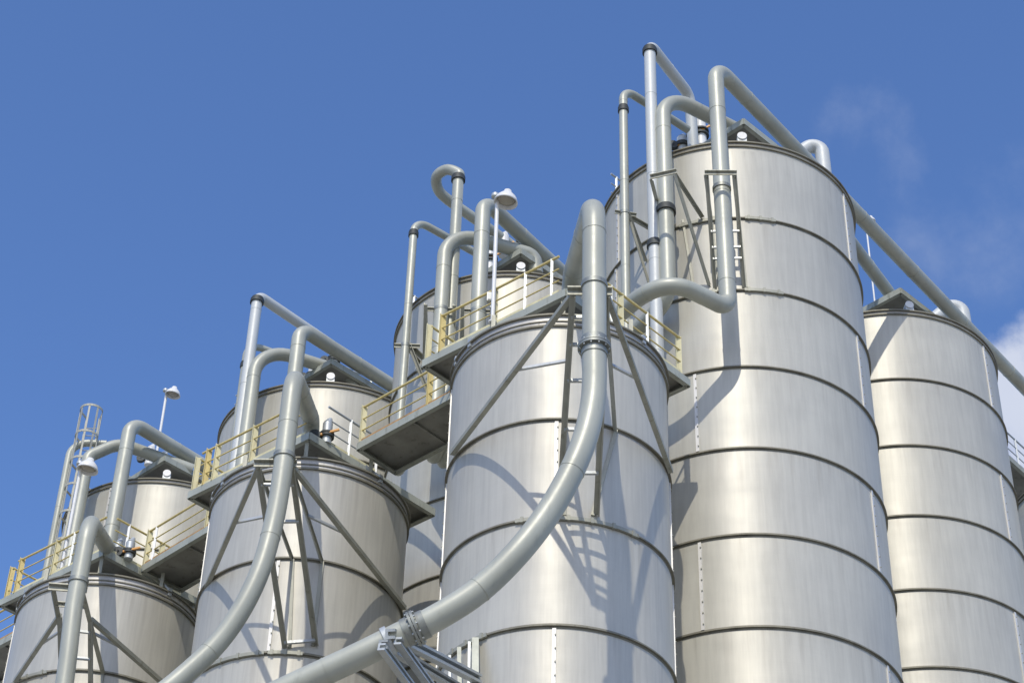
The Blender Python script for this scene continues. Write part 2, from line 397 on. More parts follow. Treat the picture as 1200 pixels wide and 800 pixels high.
# P1 thin
y = 38.35; x = lx(732, 240, y); zt_ = zrow(x, y, 104); e = onz(806, 152, zt_)
pth = fillet([V((x, y, DECK)), V((x, y, zt_)), e], [.42], 10)
pipe('thin grey pipe left of the tallest pale pipe, hooking over the tallest silo\'s rim', pth, rad(10.5, V((x, y, 36))), group=G4,
     collars=[V((x, y, zrow(x, y, 129)))])
P1 = (x, y)

# --- set at the middle back silo
yb = 37.2 + 5.377
x = lx(563.5, 300, yb); zt_ = zrow(x, yb, 234); e = onz(655, 316, zt_); rr = rad(18.5, V((x, yb, 38)))
pth = fillet([*foot(x, yb, 1), V((x, yb, zt_)), e, e + (e - V((x, yb, zt_))).normalized() * 6], [.3, .4, .5, 0], 12)
pipe('grey pipe behind the white lamp, its top run slanting right over the middle back silo', pth, rr, group=G4)
Q4 = (x, yb)
x = lx(516, 380, yb + .75); zt_ = zrow(x, yb + .75, 270); e = onz(600, 292, zt_)
pth = fillet([*foot(x, yb + .75, 1), V((x, yb + .75, zt_)), e, ex(V((x, yb + .75, zt_)), e, .7), ex(V((x, yb + .75, zt_)), e, .7) + V((.05, .05, -.65))], [.3, .4, 1.0, 0, .3], 12)
pipe('grey arched pipe between the thin hooked pipe and the lamp pole', pth, rad(17.5, V((x, yb, 38))), group=G4)
Q3 = (x, yb + .75)
y = yb + 1.0; x = lx(532, 300, y); zt_ = zrow(x, y, 207); zc = zt_ + .2
a1 = onz(513, 203, zc + .1); a2 = onz(513, 222, zc); e = onz(612, 297, zc - .1)
lp = spline([V((x, y, zt_ - .05)), V((x, y, zt_ + .12)), onz(524, 199, zt_ + .38), onz(512, 207, zt_ + .35), onz(514, 223, zt_ + .2), onz(530, 238, zt_ + .1), onz(570, 266, zt_), onz(618, 301, zt_ - .1)], 7)
pipe('pale pipe with a looping gooseneck top above the middle back silo', fillet([*foot(x, y, 1), V((x, y, 35))], .35, 8) + lp, rad(13.5, V((x, y, 38))), group=G4,
     collars=[V((x, y, zt_ - .12))])
y = yb + 1.5; x = lx(480.5, 330, y); zt_ = zrow(x, y, 257); e = onz(560, 298, zt_)
pipe('thin hooked pipe at the far left of the middle back silo\'s pipes', fillet([*foot(x, y, 1), V((x, y, zt_)), e], [.3, .4, .5], 10), rad(9.5, V((x, y, 38))), group=G4,
     collars=[V((x, y, zrow(x, y, 275)))])
Q1 = (x, y)

# --- set at the left-of-centre back silo
yb = 37.2 + 5.377 * 2
x = lx(350, 400, yb); zt_ = zrow(x, yb, 384); e = onz(450, 446, zt_); e0 = V((x, yb, zt_))
pipe('grey pipe running right from an elbow over the back silo left of centre', fillet([*foot(x, yb, 2), e0, e, e + (e - e0).normalized() * 5], [.3, .4, .45, 0], 12), rad(17.5, V((x, yb, 38))), group=G4)
x = lx(291, 490, yb + .75); zt_ = zrow(x, yb + .75, 405); e = onz(388, 432, zt_)
pipe('grey arched pipe bending right over the back silo left of centre', fillet([*foot(x, yb + .75, 2), V((x, yb + .75, zt_)), e, ex(V((x, yb + .75, zt_)), e, .7), ex(V((x, yb + .75, zt_)), e, .7) + V((.05, .05, -.65))], [.3, .4, 1.1, 0, .3], 12), rad(16, V((x, yb, 38))), group=G4)
y = yb + .9; x = lx(295, 400, y); zt_ = zrow(x, y, 346); e = onz(400, 412, zt_)
pipe('pale tall pipe with a ringed elbow, highest above the second front silo', fillet([*foot(x, y, 2), V((x, y, zt_)), e], [.3, .4, .26], 10), rad(13, V((x, y, 38))), 'duct', group=G4,
     collars=[V((x, y, zt_ - .28))])
y = yb + 1.4; x = lx(281, 470, y); zt_ = zrow(x, y, 402); e = onz(345, 422, zt_)
pipe('thin pipe hugging the left of the arched pipe over the second front silo', fillet([*foot(x, y, 2), V((x, y, zt_)), e], [.3, .4, .5], 10), rad(8.5, V((x, y, 38))), group=G4,
     collars=[V((x, y, zrow(x, y, 429)))])
# --- set at the far left back silo
yb = 37.2 + 5.377 * 3
x = lx(140, 570, yb); zt_ = zrow(x, yb, 494); e = onz(238, 545, zt_); e0 = V((x, yb, zt_))
pipe('elbowed grey pipe over the far left back silo', fillet([*foot(x, yb, 3), e0, e, e + (e - e0).normalized() * 5], [.3, .4, .5, 0], 12), rad(17, V((x, yb, 38))), group=G4)
x = lx(93, 590, yb + .6); zt_ = zrow(x, yb + .6, 520); e1 = onz(140, 519, zt_ + .3); e = onz(205, 543, zt_)
pipe('grey arched pipe on the far left back silo', fillet([*foot(x, yb + .6, 3), V((x, yb + .6, zt_ - .5)), e1, e, ex(e1, e, .6)], [.3, .4, .4, .9, .9, 0], 12), rad(15, V((x, yb, 38))), group=G4)
x = lx(70, 590, yb + 1.4); zt_ = zrow(x, yb + 1.4, 518); e = onz(125, 520, zt_)
pipe('leftmost thin pipe, rising beside the caged ladder', fillet([*foot(x, yb + 1.4, 3), V((x, yb + 1.4, zt_)), e], [.3, .4, .55], 10), rad(9, V((x, yb, 38))), group=G4)

# --- gooseneck vents joining the long pipe
for (l_, m_, r_, yy, zb_, lab) in (((930, 184), (957, 164), (968, 204), 44.0, ZT + .1, 'pale gooseneck vent at the right rim of the tallest silo'),
                      ((1095, 374), (1121, 350), (1134, 392), 51.2, ZR + .1, 'pale gooseneck vent beside the long pipe over the right hand silo')):
    a = ony(*l_, yy); b = ony(*m_, yy); c = ony(*r_, yy)
    pipe(lab, fillet([V((a.x - .2, yy, zb_)), V((a.x, yy, a.z)), b + V((.12, 0, .04)), V((c.x, yy, zb_))], [.2, .34], 10), rad(17, a), 'duct', name='vent_pipe', cat='vent', group='gooseneck vents')
# second run to the right hand silo's deck
a = onz(985, 268, 40.35); b = onz(1044, 346, 40.35)
pipe('short dark pipe run under the long pipe, onto the right hand silo\'s deck', fillet([a - (b - a) * .8, b, b + V((.1, .1, -.8))], [.3], 8), rad(15, b), group=G4)

# --- big swept pipes on the front silos
GS = 'big pipes sweeping down the front silos'
yf = 29.65
x = lx(696.5, 430, yf); rf = rad(27, V((x, yf, 28.5)))
ztop = zrow(x, yf, 238); rear = ony(671, 320, yf + 4.9); rx, ry = rear.x, rear.y
Zt = ztop
cy = [(697, 430, yf), (695, 470, yf), (686, 512, yf - .05), (668, 556, yf - .1), (641, 603, yf - .1), (604, 650, yf - .1), (560, 692, yf), (510, 724, yf + .1), (465, 746, yf + .25), (410, 773, yf + .4), (345, 803, yf + .6), (270, 838, yf + .8), (190, 876, yf + 1)]
low = [ony(*p) for p in cy]
arc = fillet([V((rx, ry + .5, DECK + .02)), V((rx, ry + .5, rear.z + .25)), V((x, yf, Zt)), V((x, yf, low[0].z))], [.35, 1.1], 14)
main = arc + spline(low, 6)[1:]
fl = [ony(696, 408, yf), ony(488, 736, yf + .15)]
pipe('largest pipe, looping over the centre silo\'s platform and sweeping down to the lower left', main, rf, group=GS, flanges=fl, n=32)
FP3 = (x, yf)
yf2 = 35.5
x = lx(332, 545, yf2); r_ = rad(22, V((x, yf2, 28.5))); Zt = zrow(x, yf2, 440)
rear = ony(364, 490, yf2 + 4.6)
cy = [(332, 545, yf2), (327, 580, yf2), (319, 620, yf2), (305, 668, yf2 - .05), (284, 712, yf2 - .05), (256, 752, yf2), (220, 787, yf2), (180, 818, yf2), (120, 850, yf2 + .2)]
low = [ony(*p) for p in cy]
arc = fillet([V((rear.x, rear.y + .4, DECK + .02)), V((rear.x, rear.y + .4, rear.z + .2)), V((x, yf2, Zt)), V((x, yf2, low[0].z))], [.35, 1.0], 14)
pipe('big pipe curving down to the left across the second front silo', arc + spline(low, 6)[1:], r_, group=GS, n=32)
FP2 = (x, yf2)
yf1 = 40.65
x = lx(87.5, 705, yf1); r_ = rad(20, V((x, yf1, 28.5))); Zt = zrow(x, yf1, 610)
rear = ony(125, 643, yf1 + 4.6)
cy = [(87, 705, yf1), (83, 740, yf1), (79, 775, yf1), (74, 810, yf1), (67, 850, yf1)]
low = [ony(*p) for p in cy]
arc = fillet([V((rear.x, rear.y + .4, DECK + .02)), V((rear.x, rear.y + .4, rear.z + .2)), V((x, yf1, Zt)), V((x, yf1, low[0].z))], [.35, 1.0], 14)
pipe('big pipe looping over and down the leftmost front silo', arc + spline(low, 6)[1:], r_, group=GS, n=32)
FP1 = (x, yf1)

# ------------------------------------------------------------------ brackets
def bracket(label, members, clamps=(), group=None, mat='strut', w=.13):
    o = members[0][0]; root = thing('pipe_bracket', label, 'bracket', o, group)
    for (a, b, nm, ww) in members:
        m = MB(); m.beam(a, b, ww * (.62 if nm == 'brace' else 1), ww * (.6 if nm == 'brace' else .8), V((0, -1, .1)) if nm != 'brace' else V((0, 0, 1)), 'L' if ww > .08 and nm != 'brace' else None); m.build(nm, mat if nm != 'rung' else 'galv', root, o)
    for (c, r) in clamps:
        m = MB(); m.cyl(V(c) - V((0, 0, .05)), V(c) + V((0, 0, .05)), r * 1.12, n=24)
        m.build('clamp_band', 'flange', root, o)
    return root
def sc(px, py, c, R, off=.03):
    return oncyl(px, py, c, R + off)
GB = 'strut brackets holding the big pipes'
# centre silo: a horizontal outrigger at the first ring, propped from the second ring
ZB = ZF - C0F
def outrigger(c, AL, AR, bL, bR, a1, b1, a2, b2, label, pos, r, rungs, kL=None, kR=None, extra=()):
    kL = kL or AL; kR = kR or AR; up = V((0, 0, .05))
    mem = [(kL, bL, 'brace', .17), (kR, bR, 'brace', .17), (AL, a1, 'arm', .11), (AR, b1, 'arm', .11),
           (kL - up, a2, 'strut', .12), (kR - up, b2, 'strut', .12), (AL + V((-.1, -.06, .04)), AR + V((.1, -.06, .04)), 'crossbar', .15),
           (AL.lerp(a1, .17), AR.lerp(b1, .17), 'crossbar', .11)]
    mem += [(kL.lerp(a2, t), kR.lerp(b2, t), 'rung', .07) for t in rungs]
    mem += [(kL.lerp(bL, .45), AL.lerp(a1, .5), 'rung', .065), (kR.lerp(bR, .45), AR.lerp(b1, .5), 'rung', .065)]
    mem += [(a1, a2 + (b2 - a2) * .15, 'strut', .075), (b1, b2 - (b2 - a2) * .1, 'strut', .075)] + list(extra)
    return bracket(label, mem, [(pos, r)], GB)
yo = onz(671, 345, ZB).y
outrigger(F3, onz(671, 345, ZB), onz(711, 345, ZB), onz(530, 531, ZB), onz(786, 552, ZB), sc(661, 494, F3, RF), sc(722, 504, F3, RF), sc(655, 604, F3, RF), sc(699, 604, F3, RF),
          'olive strut bracket fanning from the biggest pipe to the centre silo', V((FP3[0], FP3[1], ZB + .02)), rf, (.1, .22, .38, .6, .8))
outrigger(F2, onz(303, 546, ZB), onz(342, 546, ZB), onz(242, 687, ZB), onz(474, 712, ZB), sc(343, 655, F2, RF), sc(378, 658, F2, RF), sc(334, 759, F2, RF), sc(370, 756, F2, RF),
          'olive strut bracket fanning across the second front silo', V((FP2[0], FP2[1], ZB + .05)), .21, (.1, .3, .97))
outrigger(F1, onz(62, 690, ZB), onz(97, 693, ZB), onz(18, 797, ZB), onz(190, 799, ZB), sc(80, 785, F1, RF), sc(121, 787, F1, RF), sc(74, 882, F1, RF), sc(106, 880, F1, RF),
          'olive strut bracket around the straight pipe of the leftmost front silo', V((FP1[0], FP1[1], ZB + .05)), .21, (.1, .3), kL=onz(70, 720, ZB), kR=onz(106, 725, ZB))

# tall silo brackets
GT = 'small pipe brackets on the tallest silo'
ZA = ZT - C0T
AL = onz(828, 205, ZA); AR = onz(861, 205, ZA)
l1 = sc(834, 254, T4, RT); l2 = sc(838, 338, T4, RT); q1 = sc(866, 253, T4, RT); q2 = sc(872, 337, T4, RT)
mem = [(AL, l1, 'arm', .11), (AR, q1, 'arm', .11), (AL, l2, 'strut', .09), (AR, q2, 'strut', .09), (l1, l2 + V((.1, 0, 0)), 'strut', .05), (q1, q2 + V((.06, 0, 0)), 'strut', .06),
       (AL + V((-.05, -.05, .03)), AR + V((.05, -.05, .03)), 'crossbar', .11)] + [(AL.lerp(l2, t), AR.lerp(q2, t), 'rung', .06) for t in (.5, .64, .74)]
bracket('narrow frame clamping the long S bend pipe to the tallest silo', mem, [(V((x4, y4, AL.z)), r4)], GT)
X3, Y3 = P3
AL = onz(764, 210, ZA); AR = onz(790, 203, ZA)
mem = [(AL, sc(775, 254, T4, RT), 'arm', .1), (AR, sc(824, 256, T4, RT), 'arm', .13), (AL + V((-.05, -.05, .03)), AR + V((.05, -.05, .03)), 'crossbar', .11), (AR, sc(831, 334, T4, RT), 'strut', .07),
       (sc(800, 258, T4, RT), sc(812, 333, T4, RT), 'strut', .06), (V((P2[0], P2[1], zrow(X3, Y3, 247))), V((X3, Y3, zrow(X3, Y3, 246))), 'crossbar', .14),
       (V((P2[0], P2[1], zrow(*P2, 286))), sc(790, 262, T4, RT), 'strut', .08)]
bracket('bracket clamping the arched pipe to the tallest silo', mem, [(V((X3, Y3, AL.z)), r3)], GT)
p = V((P1[0], P1[1], zrow(*P1, 250)))
mem = [(p + V((-.25, -.05, 0)), p + V((.3, .05, 0)), 'crossbar', .09), (p + V((.1, 0, 0)), sc(757, 306, T4, RT), 'strut', .07), (p + V((.12, .1, 0)), sc(770, 272, T4, RT), 'arm', .11), (p + V((.1, .1, 0)), sc(766, 350, T4, RT), 'strut', .06)]
bracket('small bracket clamping the thin left pipe to the tallest silo', mem, [(p, .115)], GT)
# middle back silo brackets
GM = 'small pipe brackets on the middle back silo'
for (q, rr, px, py, lab) in ((Q4, .2, 563, 366, 'bracket on the pipe behind the lamp, at the middle back silo'), (Q3, .19, 512, 364, 'bracket on the arched pipe of the middle back silo')):
    p = V((q[0], q[1], zrow(q[0], q[1], py)))
    mem = [(p + V((-.42, -.05, 0)), p + V((.36, -.05, 0)), 'crossbar', .1), (p + V((-.42, -.25, 0)), p + V((-.42, .9, -1.1)), 'strut', .1), (p + V((.36, -.25, 0)), p + V((.36, .9, -1.1)), 'strut', .1),
           (p + V((-.42, -.25, .02)), p + V((-.42, 1.1, .02)), 'arm', .09), (p + V((.36, -.25, .02)), p + V((.36, 1.1, .02)), 'arm', .09)]
    bracket(lab, mem, [(p, rr)], GM)
p = V((Q1[0], Q1[1], zrow(*Q1, 405)))
bracket('bracket on the thin hooked pipe of the middle back silo', [(p + V((-.3, 0, 0)), p + V((.4, 0, 0)), 'crossbar', .1), (p + V((.1, 0, .05)), p + V((.75, .5, -1.4)), 'strut', .1), (p + V((.1, 0, .05)), p + V((.9, .6, -.4)), 'strut', .12), (p + V((0, 0, 0)), p + V((.5, .9, 0)), 'arm', .09)], [(p, .11)], GM)

# lower right truss bracket under the swept pipe
q = ony(455, 751, yf + .28); P0 = ony(452, 752, yf + .25); zt3 = (ZF - C0F - 2 * HF)
e1 = sc(560, 795, F3, RF, .25); e2 = sc(553, 818, F3, RF, .2); e3 = sc(535, 830, F3, RF, .2)
root = thing('pipe_truss', 'galvanised truss propping the flanged pipe beside the centre silo', 'bracket', P0)
bow = ony(452, 750, yf + .55)
for a, b, nm, ww, mt in ((ony(457, 742, yf - .02), e1, 'top_chord', .17, 'galv'), (ony(449, 754, yf + .0), sc(538, 806, F3, RF, .2), 'bottom_chord', .15, 'galv'), (ony(447, 757, yf - .02), ony(492, 818, yf + 1.6), 'strut', .13, 'galv'),
                     (ony(466, 750, yf + .02), ony(515, 818, yf + 2.2), 'strut', .13, 'galv'),
                     (sc(557, 749, F3, RF, .12), sc(557, 820, F3, RF, .35), 'leg', .13, 'fascia'), (sc(538, 759, F3, RF, .12), sc(539, 820, F3, RF, .3), 'leg', .08, 'fascia'),
                     (sc(550, 752, F3, RF, .12), sc(549, 820, F3, RF, .3), 'leg', .05, 'galv'), (sc(527, 768, F3, RF, .1), sc(527, 800, F3, RF, .2), 'leg', .05, 'galv')):
    m = MB(); m.beam(a, b, ww, ww, V((0, -.3, 1)) if nm != 'leg' else V((0, -1, 0)), 'C' if ww > .1 else None); m.build(nm, mt, root, P0)
m = MB(); dd = (ony(410, 773, yf + .4) - ony(510, 724, yf + .1)).normalized()
m.cyl(q - dd * .05, q + dd * .05, rf * 1.14, n=24); m.build('clamp_band', 'galv', root, P0)

# ------------------------------------------------------------------ platforms and walkways
def rail_post(m, p, zt, wide):
    if wide: m.beam(V((p.x, p.y, zt)), V((p.x, p.y, zt + 1.12)), .15, .05, V((.3, -1, 0)), 'L')
    else: m.beam(V((p.x, p.y, zt)), V((p.x, p.y, zt + 1.1)), .06, .05, V((0, -1, 0)))
def railing(root, a, b, z, posts, origin, o0=0., o1=1., colour='yellow', toe='paleyel', gaps=()):
    """guard rail from a to b along a deck edge; posts = [(fraction, style)]"""
    a = V((a[0], a[1], 0)); b = V((b[0], b[1], 0))
    m = MB()
    for h, r in ((1.08, .03), (.72, .018), (.38, .018)):
        p = a.lerp(b, o0); q = a.lerp(b, o1); m.tube([p + V((0, 0, z + h)), p.lerp(q, .5) + V((0, 0, z + h - .006)), q + V((0, 0, z + h))], r, 10)
    g = m.build('guard_rail', colour, root, origin)
    for t, st in posts:
        m = MB(); rail_post(m, a.lerp(b, t), z, st in 'yY'); m.build('post', {'y': 'paleyel', 'Y': 'yellow', 'g': 'galv', 'w': 'white'}[st], g, origin)
    if toe:
        m = MB(); p = a.lerp(b, o0); q = a.lerp(b, o1); m.beam(p + V((0, 0, z + .06)), q + V((0, 0, z + .06)), .02, .11); m.build('toe_board', toe, g, origin)
    return g
def deck(root, loop, z, origin, joists=True, fascia='fascia'):
    m = MB(); m.prism(loop, z - .05, z); m.build('deck_plate', 'deck', root, origin)
    n = len(loop); cen = V((sum(p[0] for p in loop) / n, sum(p[1] for p in loop) / n, 0))
    for i in range(n):
        a = V((*loop[i], 0)); b = V((*loop[(i + 1) % n], 0)); d = (b - a).normalized(); out = V((d.y, -d.x, 0))
        if out.dot((a + b) / 2 - cen) < 0: out = -out
        m = MB(); m.beam(a + out * .012 + d * .003 + V((0, 0, z - .09)), b + out * .012 - d * .003 + V((0, 0, z - .09)), .024, .20); 
        m.beam(a - out * .05 + d * .06 + V((0, 0, z - .181)), b - out * .05 - d * .06 + V((0, 0, z - .181)), .09, .014)
        m.build('edge_beam', fascia, root, origin)
    if joists:
        a, b, c, d = [V((*p, 0)) for p in loop[:4]]; m = MB(); k = max(2, int((b - a).length / 1.6))
        for i in range(1, k):
            t = i / k; p = a.lerp(b, t); q = d.lerp(c, t); u = (q - p).normalized()
            m.beam(p + u * .08 + V((0, 0, z - .08)), q - u * .08 + V((0, 0, z - .08)), .05, .059)
        m.build('joist', 'deck', root, origin)
Lc, Fc, Rc, Bc = V((-3.08, .35)), V((.05, -2.28)), V((2.98, .75)), V((-.05, 3.38))
def plat(c, label, front, right, left, railL=None):
    o = V((c.x, c.y, DECK)); root = thing('service_platform', label, 'platform', o, 'railed platforms on the front silos')
    L, F, R, B = [c + q for q in (Lc, Fc, Rc, Bc)]
    deck(root, [L, F, R, B], DECK, o)
    ins = lambda p: c + (p - c) * .985
    L, F, R, B = map(ins, (L, F, R, B))
    railing(root, L, F, DECK, *front[0], **front[1], origin=o)
    if right: railing(root, F, R, DECK, *right[0], **right[1], origin=o)
    if left: railing(root, L, B, DECK, *left[0], **left[1], origin=o)
    # gusset brackets between the deck and the rim
    for a in (-2.55, -.75, -2.85):
        d = V((math.cos(a), math.sin(a), 0)); m = MB()
        zr = ZF - DECK + .3
        m.beam(o + d * (RF + .03) + V((0, 0, zr - .12)), o + d * (RF + .03) + V((0, 0, zr + .1)), .10, .06, d); m.beam(o + d * (RF + .03) + V((0, 0, zr + .04)), o + d * (RF - .5) + V((0, 0, -.2)), .05, .05)
        m.build('gusset', 'galv', root, o)
    for a in range(8):
        m = MB(); d = V((math.cos(a * .785), math.sin(a * .785), 0)); m.beam(o + d * (RF - .25) + V((0, 0, ZF - DECK + .3)), o + d * (RF - .25) + V((0, 0, -.17)), .09, .09); m.build('stub_leg', 'strut', root, o)
    return root
railF = ([('posts')],)
plat(F3, 'railed platform on the centre front silo, under the loop of the biggest pipe',
     ([[(.12, 'Y'), (.5, 'y'), (.715, 'g'), (.9, 'g')]], dict(o0=.10, o1=.95)), ([[(.36, 'g'), (.44, 'y'), (.66, 'g'), (.93, 'y')]], dict(o0=.20, o1=.95)), ([[(.02, 'y'), (.3, 'Y')]], dict(o0=.03, o1=.32)))
plat(F2, 'railed platform on top of the second front silo, joined to walkways on both sides',
     ([[(.12, 'Y'), (.2, 'y'), (.52, 'y'), (.82, 'g')]], dict(o0=.06, o1=.96)), ([[(.30, 'g'), (.52, 'w')]], dict(o0=.12, o1=.53, colour='galv')), ([[(.02, 'y'), (.3, 'Y')]], dict(o0=.03, o1=.32)))
plat(F1, 'railed platform on top of the leftmost front silo',
     ([[(.14, 'Y'), (.5, 'y'), (.66, 'g'), (.85, 'g')]], dict(o0=.10, o1=.96)), ([[(.15, 'w'), (.42, 'y'), (.5, 'w')]], dict(o0=.05, o1=.48)), ([[(.03, 'Y'), (.35, 'Y')]], dict(o0=.03, o1=.4)))

def walk(label, a, b, w, z, posts, group, rails=True, colour='yellow', kind='walkway', toe='rust', far=True):
    a = V(a); b = V(b); d = (b - a).normalized(); n = V((-d.y, d.x)); 
    if n.y < 0: n = -n
    o = V((*a, z)); root = thing(kind, label, 'walkway', o, group)
    loop = [a, b, b + n * w, a + n * w]
    deck(root, loop, z - .004, o, fascia='fascia')
    if rails:
        railing(root, a + n * .04, b + n * .04, z, posts, o, 0, 1, colour, toe)
        if far: railing(root, a + n * (w - .04), b + n * (w - .04), z, posts, o, 0, 1, 'galv', None)
    return root
GW = 'walkways between the front platforms'
wa, wb = V((-4.68, 3.59)), V((-2.2, 1.26))
walk('walkway from the second platform to the centre platform, yellow post in its railing', F3 + wa, F3 + wb, 1.3, DECK, [(.03, 'y'), (.68, 'Y'), (.98, 'g')], GW, far=True)
walk('walkway from the leftmost platform to the second platform, left of the second silo', F2 + wa * 1.0 + V((.05, .15)), F2 + wb, 1.3, DECK, [(.02, 'y'), (.1, 'w'), (.75, 'y'), (.98, 'g')], GW)
walk('walkway running off the picture from the leftmost platform, low at the left edge', F1 + wa, F1 + wb, 1.3, DECK, [(.03, 'y'), (.8, 'Y'), (.98, 'g')], GW)

# upper decks
GU = 'roof decks of the back silos'
def updeck(c, label, z, zr):
    o = V((c.x, c.y, z)); root = thing('roof_deck', label, 'platform', o, GU)
    P = [c + q for q in (V((-3.2, .05)), V((.15, -3.3)), V((3.25, -.35)), V((-.1, 3.0)))]
    deck(root, P, z, o)
    Q = [c + (p - c) * .98 for p in P]; Q[1] = c + (P[1] - c) * .5; Q[2] = c + (P[2] - c) * .86
    railing(root, Q[1], Q[2], z, [(.05, 'g'), (.42, 'g'), (.7, 'g'), (.97, 'g')], o, .0, 1, 'galv', 'galv')
    railing(root, Q[2], Q[3], z, [(.3, 'g'), (.65, 'g'), (.97, 'g')], o, .0, 1, 'galv', 'galv')
    railing(root, Q[0], Q[3], z, [(.05, 'g'), (.4, 'g'), (.7, 'g')], o, .0, 1, 'galv', None)
    for k in range(6):
        m = MB(); a = k * 1.047 + .3; d = V((math.cos(a), math.sin(a), 0)); m.beam(o + d * 1.9 + V((0, 0, zr - z + .3)), o + d * 1.9 + V((0, 0, -.16)), .1, .1); m.build('stub_leg', 'strut', root, o)
updeck(T4, 'dark roof deck with thin rails on the tallest silo', BDECK, ZT)
updeck(R5, 'pointed dark roof deck on top of the right hand silo', BDECK + .55, ZR)
updeck(B3, 'roof deck on the middle back silo, behind the yellow rail', BDECK, ZT)
updeck(B2, 'roof deck on the back silo left of centre, above its round cap', BDECK, ZT)
updeck(B1, 'roof deck on the far left back silo, under the elbowed pipe', BDECK, ZT)
u1 = V((2.9, .6)); 
walk('high walkway joining the decks of the two back silos at centre and left', B2 + V((1.95, -1.5)), B2 + V((1.95, -1.5)) - DB.normalized() * 4.4, 1.2, BDECK, [(.02, 'g'), (.35, 'g'), (.7, 'g')], 'high walkways', colour='galv', toe='galv')
walk('high walkway leading left from the far left back deck', B1 + V((-3.9, 1.6)), B1 + V((-1.5, -.6)), 1.4, BDECK, [(.1, 'g'), (.9, 'g')], 'high walkways', colour='galv', toe='galv', far=False)

wa_ = onz(1150, 505, 39.5).xy; wb_ = onz(1290, 631, 39.5).xy
walk('railed high walkway at the right edge, passing behind the right hand silo', wa_, wb_, 2.6, 39.5, [(.06, 'g'), (.22, 'w'), (.31, 'g'), (.6, 'g')], 'high walkways', colour='galv', toe='galv', far=False)

# ------------------------------------------------------------------ lamps, caps, valves, ladder
def lamp(label, base, top, head_dx, s=1.0):
    base = V(base); top = V(top); root = thing('flood_lamp', label, 'lamp', base, 'white flood lamps on poles')
    m = MB(); m.cyl(base, top, .045 * s, n=12); m.cyl(base - V((0, 0, .0)), base + V((0, 0, .03)), .1, n=12); m.build('pole', 'white', root, base)
    h = top + V((head_dx, -.08, 0))
    m = MB(); m.cyl(top + V((-.06, 0, .02)), h + V((0, 0, .02)), .03 * s, n=10); m.cyl(top + V((-.05, 0, .02)), top + V((-.05, 0, .10)), .09 * s, n=12); m.build('arm', 'galv', root, base)
    ax = V((.12, -.10, 1)).normalized(); m = MB()
    m.lathe([(0.001, .15 * s), (.08 * s, .145 * s), (.10 * s, .06 * s), (.15 * s, .03 * s), (.22 * s, -.05 * s), (.262 * s, -.15 * s), (.268 * s, -.19 * s), (.25 * s, -.19 * s), (.21 * s, -.08 * s), (.001, .0)], h, 32, True, axis=ax)
    m.build('shade', 'white', root, base)
    m = MB(); m.lathe([(.001, -.17 * s), (.12 * s, -.16 * s), (.2 * s, -.13 * s), (.19 * s, -.10 * s), (.001, -.10 * s)], h, 24, True, axis=ax); m.build('lens', 'glass', root, base)
mid = F3 + Lc.lerp(Fc, .5)
yL = mid.y - .1; xL = lx(579, 330, yL); lamp('white lamp on a pole above the centre front silo\'s platform', (xL, yL, DECK), (xL, yL, zrow(xL, yL, 232)), .22, 1.05)
mid = F1 + Lc.lerp(Fc, .5)
yL = mid.y - .1; xL = lx(85, 600, yL); lamp('white lamp on a pole beside the caged ladder at the left', (xL, yL, DECK), (xL, yL, zrow(xL, yL, 545)), .22, 1.1)
yL = B1.y - 1.0; xL = lx(192, 480, yL); lamp('white lamp on a thin pole against the sky above the far left back silo', (xL, yL, BDECK), (xL, yL, zrow(xL, yL, 459)), .25, 1.0)
yL = R5.y - 1.2; xL = lx(1019, 300, yL); lamp('lamp partly hidden behind the long pipe between the two right hand silos', (xL, yL, BDECK + .55), (xL, yL, zrow(xL, yL, 258)), .15, .6)

def cap(c, px, R, zt, label):
    p = None
    a = ang(px[0], px[1] + 8, c, R); d = V((math.cos(a), math.sin(a), 0)); p = V((c.x, c.y, zt + .17)) + d * (R - .12)
    root = thing('rim_vent', label, 'vent', p, 'small vents on the back silo rims')
    m = MB(); m.beam(p, p + V((0, 0, .18)), .24, .24, d); m.build('housing', 'galv', root, p)
    m = MB(); m.cyl(p + V((0, 0, .21)) - d * .08, p + V((0, 0, .21)) + d * .15, .125, n=20); m.build('cap', 'white', root, p)
cap(T4, (870, 160), RT, ZT, 'small pale vent on the rim of the tallest silo')
cap(R5, (1067, 360), RT, ZR, 'small pale vent on the rim of the right hand silo')
cap(B3, (610, 318), RT, ZT, 'small round vent on the rim of the middle back silo')
cap(B2, (386, 448), RT, ZT, 'small round vent on the rim of the back silo left of centre')
cap(B1, (193, 563), RT, ZT, 'small round vent on the rim of the far left back silo')

def valve(label, p, h=1.0, r=.16, tone='white'):
    p = V(p); root = thing('roof_valve', label, 'valve', p, 'valves on the roof decks')
    m = MB(); m.cyl(p, p + V((0, 0, h)), r, n=20); m.cyl(p + V((0, 0, h)), p + V((.05, .05, h + .18)), r * .9, r * .4, n=20); m.build('body', tone, root, p)
    m = MB()
    for k in (.3, .42): m.cyl(p + V((0, 0, h * k)), p + V((0, 0, h * k + .05)), r * 1.5, n=20)
    m.build('flange', 'collar', root, p)
    m = MB(); m.beam(p + V((-.35, -.1, h * .2)), p + V((.3, -.15, h * .55)), .05, .05); m.build('lever', 'orange', root, p)
    m = MB(); m.cyl(p + V((-.28, -.15, h * .3)), p + V((-.28, -.02, h * .3)), .14, n=16); m.cyl(p + V((-.28, -.15, h * .3)), p + V((-.1, 0, h * .3)), .04, n=8); m.build('actuator', 'collar', root, p)
